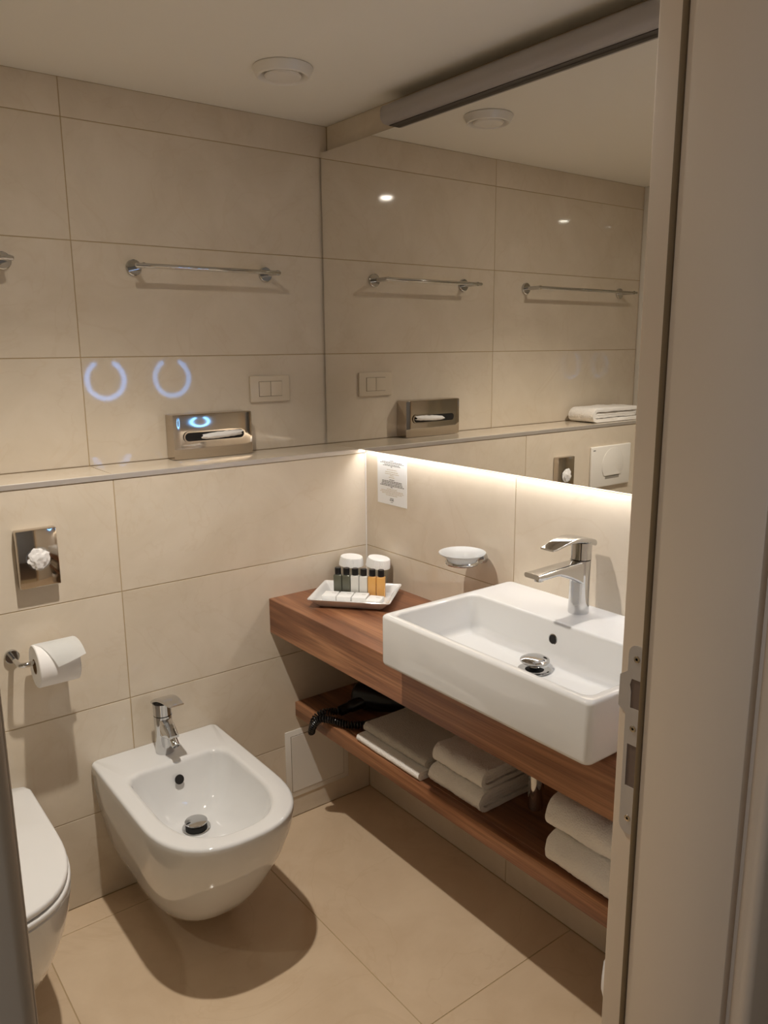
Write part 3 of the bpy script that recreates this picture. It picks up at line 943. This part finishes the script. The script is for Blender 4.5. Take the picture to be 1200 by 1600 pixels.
for a_, c_ in zip(rows[:-1], rows[1:]):
    for j in range(8):
        bm.faces.new((a_[j], a_[j + 1], c_[j + 1], c_[j]))
bmesh.ops.recalc_face_normals(bm, faces=bm.faces[:])
tis.merge(bm)
obj('tissue', tis, 'tissue', tb, angle=60)

# access panel
ap = root('access_panel', (-0.214, 0, 0.19), 'white access hatch low on the back wall below the shelf', 'access panel')
obj('panel_frame', B().box(-0.336, -0.092, -0.004, -0.0003, 0.072, 0.309, 0.0015, 2), 'panel', ap)
obj('joint', B().box(-0.3165, -0.1115, -0.0046, -0.0038, 0.0915, 0.2895), plain('joint_grey', (130, 116, 96), 0.7), ap)
obj('hatch', B().box(-0.315, -0.113, -0.0062, -0.0045, 0.093, 0.288, 0.0006, 1), 'panel', ap)

# ------------------------------------------------------------------ items on the mirror wall
# notice
nt_ = root('paper_notice', (0, -0.139, 1.11), 'printed white notice sheet stuck to the wall below the mirror', 'notice')
obj('sheet', B().box(-0.0012, -0.0003, -0.213, -0.065, 1.034, 1.184), 'paper', nt_)
def printed(rows_, mat, name, seed):
    rnd = random.Random(seed)
    b = B()
    for z, wd, hgt in rows_:
        y = -0.139 + wd / 2
        end = -0.139 - wd / 2
        while y > end + 0.002:
            wl = min(rnd.uniform(0.004, 0.012), y - end)
            b.box(-0.00145, -0.0011, y - wl, y, z, z + hgt)
            y -= wl + 0.0016
    obj(name, b, mat, nt_, smooth=False)['kind'] = 'stuff'
printed([(1.172, 0.02, .0022), (1.168, 0.10, .0018), (1.1645, 0.118, .0018), (1.160, 0.075, .0018), (1.1565, 0.09, .0018), (1.153, 0.010, .0022),
         (1.112, 0.024, .0024), (1.107, 0.098, .0024), (1.1025, 0.10, .0024), (1.0975, 0.105, .0024), (1.093, 0.12, .0024), (1.0885, 0.012, .0024),
         (1.052, 0.016, .003), (1.047, 0.022, .003), (1.042, 0.012, .0015)], 'print', 'printed_text', 3)
printed([(1.144, 0.05, .0014), (1.137, 0.066, .0016), (1.131, 0.07, .0016), (1.126, 0.018, .0016), (1.120, 0.03, .0016),
         (1.082, 0.05, .0016), (1.077, 0.11, .0016), (1.0725, 0.12, .0016), (1.068, 0.1, .0016), (1.063, 0.06, .0016)], 'print_tan', 'pale_printed_text', 5)

# soap dish
sd = root('soap_dish', (-0.08, -0.55, 0.95), 'frosted glass soap dish in a chrome wall ring', 'soap dish')
obj('rosette', B().lathe([(0.0, 0.0), (0.016, 0.0), (0.016, 0.012), (0.0145, 0.014), (0.0, 0.014)], 28, axis_mat((-0.0005, -0.548, 0.950), (-1, 0, 0))), 'chrome', sd)
ring = [( -0.082 + 0.042 * math.cos(2 * PI * i / 40), -0.548 + 0.042 * math.sin(2 * PI * i / 40), 0.951) for i in range(40)]
rb = B()
rgs = []
for i in range(40):
    a = 2 * PI * i / 40
    c = Vector((-0.082, -0.548, 0.951)); d = Vector((math.cos(a), math.sin(a), 0))
    rgs.append([tuple(c + d * (0.0425 + 0.0035 * math.cos(2 * PI * k / 10)) + Vector((0, 0, 0.0055 * math.sin(2 * PI * k / 10)))) for k in range(10)])
rgs.append(rgs[0])
rb.loft(rgs, False, False)
rb.tube([(-0.013, -0.548, 0.951), (-0.041, -0.548, 0.951)], 0.006, 14)
obj('ring_arm', rb, 'chrome', sd)
obj('glass_dish', B().lathe([(0.0, -0.010), (0.024, -0.009), (0.036, -0.003), (0.041, 0.007), (0.050, 0.016), (0.0625, 0.023), (0.0635, 0.0255), (0.061, 0.026), (0.048, 0.0195), (0.038, 0.011), (0.033, 0.0), (0.022, -0.005), (0.0, -0.006)], 48, Matrix.Translation((-0.082, -0.548, 0.953))), 'frost', sd)

# ring-lit make-up mirror on the door wall (its glow mirrors in the tiles)
mk = root('makeup_mirror', (-0.2, YD, 1.372), 'round make-up mirror with glowing blue-white ring on the door wall', 'mirror')
mkc = (-0.2, YD + 0.045, 1.372)
obj('mirror_disc', B().lathe([(0.0, 0.0), (0.079, 0.0), (0.079, 0.004), (0.0, 0.004)], 48, axis_mat(mkc, (0, 1, 0))), 'mirror', mk)
rg = []
for k in range(57):
    a = R(117 + 306 * k / 56)
    q = [(0.0805, 0.0), (0.1005, 0.0), (0.1005, 0.004), (0.0805, 0.004)]
    rg.append([(mkc[0] + r_ * math.cos(a), mkc[1] + d_, mkc[2] + r_ * math.sin(a)) for r_, d_ in q])
o = obj('glowing_ring', B().loft(rg), 'ring', mk)
o['label'] = 'blue-white glowing ring'
obj('back_shell', B().lathe([(0.0, -0.012), (0.101, -0.010), (0.105, -0.004), (0.105, 0.004), (0.101, 0.0045), (0.101, -0.0005), (0.0, -0.0005)], 48, axis_mat(mkc, (0, 1, 0))), 'chrome', mk)
obj('arm', B().tube([(-0.2, YD + 0.0005, 1.372), (-0.2, YD + 0.034, 1.372)], 0.012, 16), 'chrome', mk)

# ------------------------------------------------------------------ tray and its contents
CT = 0.7687
TC = Vector((-0.18, -0.187, CT))
U = Vector((0.163, -0.188, 0)).normalized()
V = Vector((0.149, 0.130, 0)).normalized()
V = (V - U * V.dot(U)).normalized()
TM = Matrix((U, V, Vector((0, 0, 1)))).transposed().to_4x4()
TM.translation = TC
def tpos(u, v, z): return TC + U * u + V * v + Vector((0, 0, z))
tray = B()
HU, HV = 0.1245, 0.100
rings = [rrect(0, 0, HU - 0.030, HV - 0.030, 0.008, 0.0006), rrect(0, 0, HU - 0.026, HV - 0.026, 0.009, 0.003),
         rrect(0, 0, HU - 0.008, HV - 0.008, 0.008, 0.022), rrect(0, 0, HU - 0.001, HV - 0.001, 0.008, 0.0275), rrect(0, 0, HU, HV, 0.008, 0.029),
         rrect(0, 0, HU - 0.001, HV - 0.001, 0.007, 0.0302), rrect(0, 0, HU - 0.006, HV - 0.006, 0.007, 0.029),
         rrect(0, 0, HU - 0.014, HV - 0.014, 0.007, 0.021), rrect(0, 0, HU - 0.026, HV - 0.026, 0.006, 0.0075), rrect(0, 0, HU - 0.032, HV - 0.032, 0.005, 0.006)]
tray.loft(rings, True, True, True, TM)
tagit(obj('serving_tray', tray, 'ceramic', origin=TC, angle=30), 'white rectangular porcelain tray at the corner end of the counter', 'tray')

def bottle(u, v, liq, label, grp):
    p = tpos(u, v, 0.0064)
    t = root('toiletry_bottle', p, label, 'bottle', grp)
    Tb = TM.copy(); Tb.translation = p
    rg = [rrect(0, 0, 0.0120, 0.0090, 0.003, 0.0, 3), rrect(0, 0, 0.0128, 0.0098, 0.003, 0.001, 3), rrect(0, 0, 0.0128, 0.0098, 0.003, 0.060, 3),
          rrect(0, 0, 0.0118, 0.0088, 0.003, 0.0625, 3), rrect(0, 0, 0.0075, 0.0075, 0.0074, 0.064, 3), rrect(0, 0, 0.0075, 0.0075, 0.0074, 0.0655, 3)]
    obj('bottle_body', B().loft(rg, True, True, True, Tb), liq, t, angle=40)
    obj('bottle_cap', B().lathe([(0.0, 0.0645), (0.0096, 0.0645), (0.0098, 0.066), (0.0098, 0.0835), (0.009, 0.0848), (0.0, 0.085)], 24, Tb), 'black', t)
    return t
names = [('liq_dark', 'dark green toiletry bottle at the left end of the row on the tray', 'dark green bottles'),
         ('liq_dark', 'dark green toiletry bottle next to the white ones', 'dark green bottles'),
         ('liq_white', 'milky white toiletry bottle beside the dark green bottles', 'milky white bottles'),
         ('liq_white', 'milky white toiletry bottle beside the amber bottles', 'milky white bottles'),
         ('liq_amber', 'amber toiletry bottle beside the milky white bottles', 'amber bottles'),
         ('liq_amber', 'amber toiletry bottle at the right end of the row', 'amber bottles')]
for i, (lq, lb, gp) in enumerate(names):
    u = -0.0645 + i * 0.0272
    bottle(u, 0.040 - 0.001 * i, lq, lb, gp)

words = ['leftmost small white boxed soap on the tray', 'second small white boxed soap from the left on the tray',
         'third small white boxed soap from the left on the tray', 'rightmost small white boxed soap, lying askew on the tray']
for i in range(4):
    u = (-0.078, -0.031, 0.016, 0.064)[i]
    v = (-0.002, -0.002, -0.003, -0.024)[i]
    p = tpos(u, v, 0.0064)
    t = root('soap_box', p, words[i], 'soap', 'boxed soaps on the tray')
    Tb = TM.copy() @ Matrix.Rotation(R((0, 0, 0, -6)[i]), 4, 'Z'); Tb.translation = p
    obj('carton', B().box(-0.0218, 0.0218, -0.026, 0.026, 0.0, 0.0135, 0.001, 2, Tb), 'paper', t)
    obj('print', B().box(0.002, 0.016, 0.006, 0.009, 0.0133, 0.0138, 0, 1, Tb), plain('pale_print', (196, 192, 188), 0.8) if i == 0 else bpy.data.materials['pale_print'], t)

def cup(x, y, label, tilt):
    t = root('drinking_glass', (x, y, CT), label, 'glass', 'paper-capped glasses')
    Tb = Matrix.Translation((x, y, CT + 0.0004))
    obj('tumbler', B().lathe([(0.0, 0.0), (0.026, 0.0), (0.0275, 0.002), (0.0325, 0.090), (0.0312, 0.090), (0.0262, 0.006), (0.0, 0.006)], 40, Tb), 'glass', t)
    # pleated paper cap
    b = B()
    n = 96
    rg = []
    for r, z, k in ((0.0385, 0.070, 1.2), (0.0372, 0.084, 1.1), (0.0352, 0.0965, 0.6), (0.0340, 0.0984, 0.0), (0.0, 0.0985, 0.0)):
        rg.append([((r + 0.0007 * k * math.cos(48 * 2 * PI * i / n)) * math.cos(2 * PI * i / n), (r + 0.0007 * k * math.cos(48 * 2 * PI * i / n)) * math.sin(2 * PI * i / n), z) for i in range(n)])
    Tc = Tb @ Matrix.Translation((0, 0, 0.09)) @ Matrix.Rotation(R(tilt), 4, Vector((U.x, U.y, 0)).cross(Vector((0, 0, 1)))) @ Matrix.Translation((0, 0, -0.09))
    b.loft(rg, False, True, True, Tc)
    obj('paper_cap', b, 'paper', t, angle=28)
cup(-0.100, -0.054, 'paper-capped drinking glass behind the dark and white bottles', -4)
cup(-0.044, -0.124, 'paper-capped drinking glass behind the amber bottles, cap tilted', -9)

# ------------------------------------------------------------------ towels
def hairpin(xf, xb, z0, th, gap, n=18):
    """closed outline (x, z) of cloth folded over at the front xf; th = half height of the whole fold"""
    ro = th
    ri = gap
    cx, cz = xf + ro, z0 + th
    out = [(xb, z0)]
    K = 26
    for k in range(K + 1): out.append((xb + (cx - xb) * (k + 1) / (K + 1), z0))
    for k in range(1, n): 
        a = R(-90 - 180 * k / n); out.append((cx + ro * math.cos(a), cz + ro * math.sin(a)))
    for k in range(K + 1): out.append((cx + (xb - cx) * k / (K + 1), z0 + 2 * th))
    out.append((xb, z0 + 2 * th))
    out.append((xb, cz + ri))
    for k in range(K + 1): out.append((xb + (cx - xb) * (k + 1) / (K + 1), cz + ri))
    for k in range(1, n):
        a = R(90 + 180 * k / n); out.append((cx + ri * math.cos(a), cz + ri * math.sin(a)))
    for k in range(K + 1): out.append((cx + (xb - cx) * k / (K + 1), cz - ri))
    out.append((xb, cz - ri))
    return out

def folded_towel(name, label, grp, xf, xb, ya, yb, z0, h, mat='towel', layers=2, amp=0.003, skew=0.0, seed=0):
    b = B()
    rnd = random.Random(seed)
    # nested hairpins fill the height h
    t_ = h / 2
    specs = []
    for l in range(layers):
        half = t_ * (1 - l / layers) - (0.0030 if l else 0)
        inner = t_ * (1 - (l + 1) / layers) + 0.0004
        specs.append((half, inner, 0.0 if l == 0 else t_ / layers * l + 0.001))
    ny = 90
    for li, (half, inner, ofs) in enumerate(specs):
        rg = []
        for j in range(ny + 1):
            u = j / ny
            y = ya + 0.004 * li + (yb - ya - 0.008 * li) * u
            e = 0.0
            if u in (0.0, 1.0): e = 0.0025
            pts = hairpin(xf + ofs, xb, z0 + (t_ - half), half, inner)
            ring_ = []
            for (x, z) in pts:
                q = Vector((x * 16, y * 16, z * 30 + seed * 7.3))
                d = noise.noise(q) * amp + noise.noise(q * 4.5) * amp * 0.45 + noise.noise(Vector((x, y, z)) * 330) * 0.0011
                zz = z0 + max(0.0, (z - z0) * (1 - e * 6)) + (d if z > z0 + 0.004 else 0)
                xx = x + noise.noise(q + Vector((9, 3, 1))) * amp * 1.3 + noise.noise(Vector((y, z, x)) * 330) * 0.0011 + skew * (u - 0.5)
                ring_.append((max(min(xx, -0.012), -0.5), y + noise.noise(q * 2) * 0.0015, zz))
            rg.append(ring_)
        b.loft(rg, True, True)
    o = obj(name, b, mat, None, angle=70, origin=((xf + xb) / 2, (ya + yb) / 2, z0))
    tagit(o, label, 'towel', grp)
    return o
ZS = 0.4056
folded_towel('bath_mat', 'thin flat-folded white bath mat lying at the corner end of the shelf', None, -0.292, -0.03, -0.615, -0.338, ZS, 0.024, 'towel', 1, 0.0012, seed=1)
folded_towel('hand_towel', 'flat greyish-white towel lying on top of the thin bath mat', None, -0.268, -0.03, -0.612, -0.340, ZS + 0.0262, 0.026, 'mat_towel', 1, 0.0014, seed=2)
folded_towel('hand_towel', 'lower folded white towel of the middle pile beside the drain pipe', 'folded white towels on the shelf', -0.272, -0.06, -0.822, -0.632, ZS, 0.052, 'towel', 2, 0.003, seed=3)
folded_towel('hand_towel', 'upper folded white towel of the middle pile beside the drain pipe', 'folded white towels on the shelf', -0.262, -0.06, -0.818, -0.636, ZS + 0.056, 0.050, 'towel', 2, 0.003, seed=4)
folded_towel('bath_towel', 'lower thick folded white towel of the pile next to the door frame', 'folded white towels on the shelf', -0.292, -0.05, -1.40, -1.045, ZS, 0.078, 'towel', 2, 0.0035, seed=5)
folded_towel('bath_towel', 'upper thick folded white towel of the pile next to the door frame', 'folded white towels on the shelf', -0.288, -0.05, -1.39, -1.040, ZS + 0.083, 0.078, 'towel', 2, 0.004, seed=6)
o = folded_towel('hand_towel', 'folded white towel lying on the ledge above the toilet', None, -0.29, -0.05, -0.10, 0.0, 0, 0.052, 'towel', 2, 0.003, seed=8)
o.rotation_euler = (0, 0, PI)
o.location = (-1.405, 0.095, ZL + 0.002)
o.scale = (1.25, 1.3, 1.12)

# ------------------------------------------------------------------ drain pipe under the counter
tp = root('bottle_trap', (-0.165, -0.905, 0.42), 'chrome bottle trap hanging below the counter between the towel piles', 'pipe')
obj('trap_bottle', B().lathe([(0.0, 0.0), (0.010, 0.001), (0.017, 0.006), (0.019, 0.014), (0.019, 0.15), (0.017, 0.156), (0.0, 0.156)], 32, Matrix.Translation((-0.165, -0.905, 0.420))), 'chrome', tp)
obj('tail_pipe', B().tube([(-0.165, -0.905, 0.57), (-0.165, -0.905, 0.6592)], 0.016, 20), 'chrome', tp)
obj('wall_pipe', B().tube(catmull([(-0.165, -0.905, 0.545), (-0.11, -0.905, 0.545), (-0.05, -0.905, 0.545), (-0.001, -0.905, 0.545)], 4), 0.014, 18), 'chrome', tp)
obj('supply_hose', B().tube(catmull([(-0.09, -0.985, 0.6592), (-0.11, -0.99, 0.60), (-0.13, -0.985, 0.54), (-0.10, -0.975, 0.49), (-0.04, -0.97, 0.475), (-0.001, -0.97, 0.475)], 8), 0.0055, 10), 'steel', tp)

# ------------------------------------------------------------------ hair dryer with coiled cord
hd = root('hair_dryer', (-0.15, -0.22, ZS), 'black hair dryer with coiled cord lying on the shelf in shadow', 'hair dryer')
hm = Matrix.Translation((-0.125, -0.23, ZS + 0.0455)) @ Matrix.Rotation(R(-62), 4, 'Z') @ Matrix.Rotation(R(90), 4, 'Y')
obj('barrel', B().lathe([(0.0, -0.085), (0.030, -0.085), (0.040, -0.075), (0.043, -0.04), (0.041, 0.0), (0.034, 0.05), (0.028, 0.075), (0.027, 0.095), (0.023, 0.095), (0.023, 0.07), (0.0, 0.07)], 36, hm), 'black', hd)
obj('handle', B().tube(catmull([(-0.150, -0.21, ZS + 0.045), (-0.185, -0.200, ZS + 0.036), (-0.215, -0.19, ZS + 0.028), (-0.245, -0.185, ZS + 0.022)], 5), [0.021] * 5 + [0.019] * 5 + [0.016] * 6, 20), 'black', hd)
def coil(path, rad, wire, turns):
    P_ = catmull(path, 14)
    # resample evenly and wind a helix around it
    ds = [0]
    for a, c in zip(P_[:-1], P_[1:]): ds.append(ds[-1] + (c - a).length)
    tot = ds[-1]
    n = turns * 10
    out = []
    nrm = None
    k = 0
    for i in range(n + 1):
        d = tot * i / n
        while k < len(ds) - 2 and ds[k + 1] < d: k += 1
        f = (d - ds[k]) / max(ds[k + 1] - ds[k], 1e-9)
        p = P_[k].lerp(P_[k + 1], f)
        t = (P_[k + 1] - P_[k]).normalized()
        if nrm is None: nrm = t.cross(Vector((0.3, 0.2, 1))).normalized()
        nrm = (nrm - t * nrm.dot(t)).normalized()
        a = 2 * PI * turns * i / n
        out.append(p + (nrm * math.cos(a) + t.cross(nrm) * math.sin(a)) * rad)
    return out
obj('coiled_cord', B().tube(coil([(-0.245, -0.186, ZS + 0.022), (-0.268, -0.170, ZS + 0.022), (-0.292, -0.160, ZS + 0.022), (-0.314, -0.150, ZS + 0.004), (-0.316, -0.136, ZS - 0.035), (-0.314, -0.130, ZS - 0.050),
                                  (-0.320, -0.146, ZS - 0.024), (-0.314, -0.176, ZS + 0.012), (-0.292, -0.215, ZS + 0.018), (-0.268, -0.262, ZS + 0.015), (-0.225, -0.292, ZS + 0.015), (-0.160, -0.300, ZS + 0.015)], 0.0088, 0.003, 52), 0.0030, 7), 'black', hd)

# ------------------------------------------------------------------ waste bin
wb = root('waste_bin', (-0.20, -1.268, 0), 'small waste bin with white plastic liner, mostly hidden by the door frame', 'waste bin')
Tb = Matrix.Translation((-0.20, -1.268, 0.0005))
obj('bin_body', B().lathe([(0.0, 0.0), (0.075, 0.0), (0.078, 0.003), (0.092, 0.235), (0.088, 0.235), (0.075, 0.008), (0.0, 0.008)], 40, Tb), 'steel', wb)
rg = []
n = 60
for r, z in ((0.0975, 0.165), (0.1005, 0.180), (0.1015, 0.205), (0.099, 0.232), (0.094, 0.241), (0.089, 0.237), (0.084, 0.16)):
    rg.append([((r + 0.004 * noise.noise(Vector((math.cos(2 * PI * i / n) * 5, math.sin(2 * PI * i / n) * 5, z * 30)))) * math.cos(2 * PI * i / n),
                (r + 0.004 * noise.noise(Vector((math.cos(2 * PI * i / n) * 5, math.sin(2 * PI * i / n) * 5, z * 30)))) * math.sin(2 * PI * i / n), z + 0.004 * noise.noise(Vector((i * 0.7, z, 1)))) for i in range(n)])
obj('bin_liner', B().loft(rg, False, False, True, Tb), 'liner', wb, angle=25)
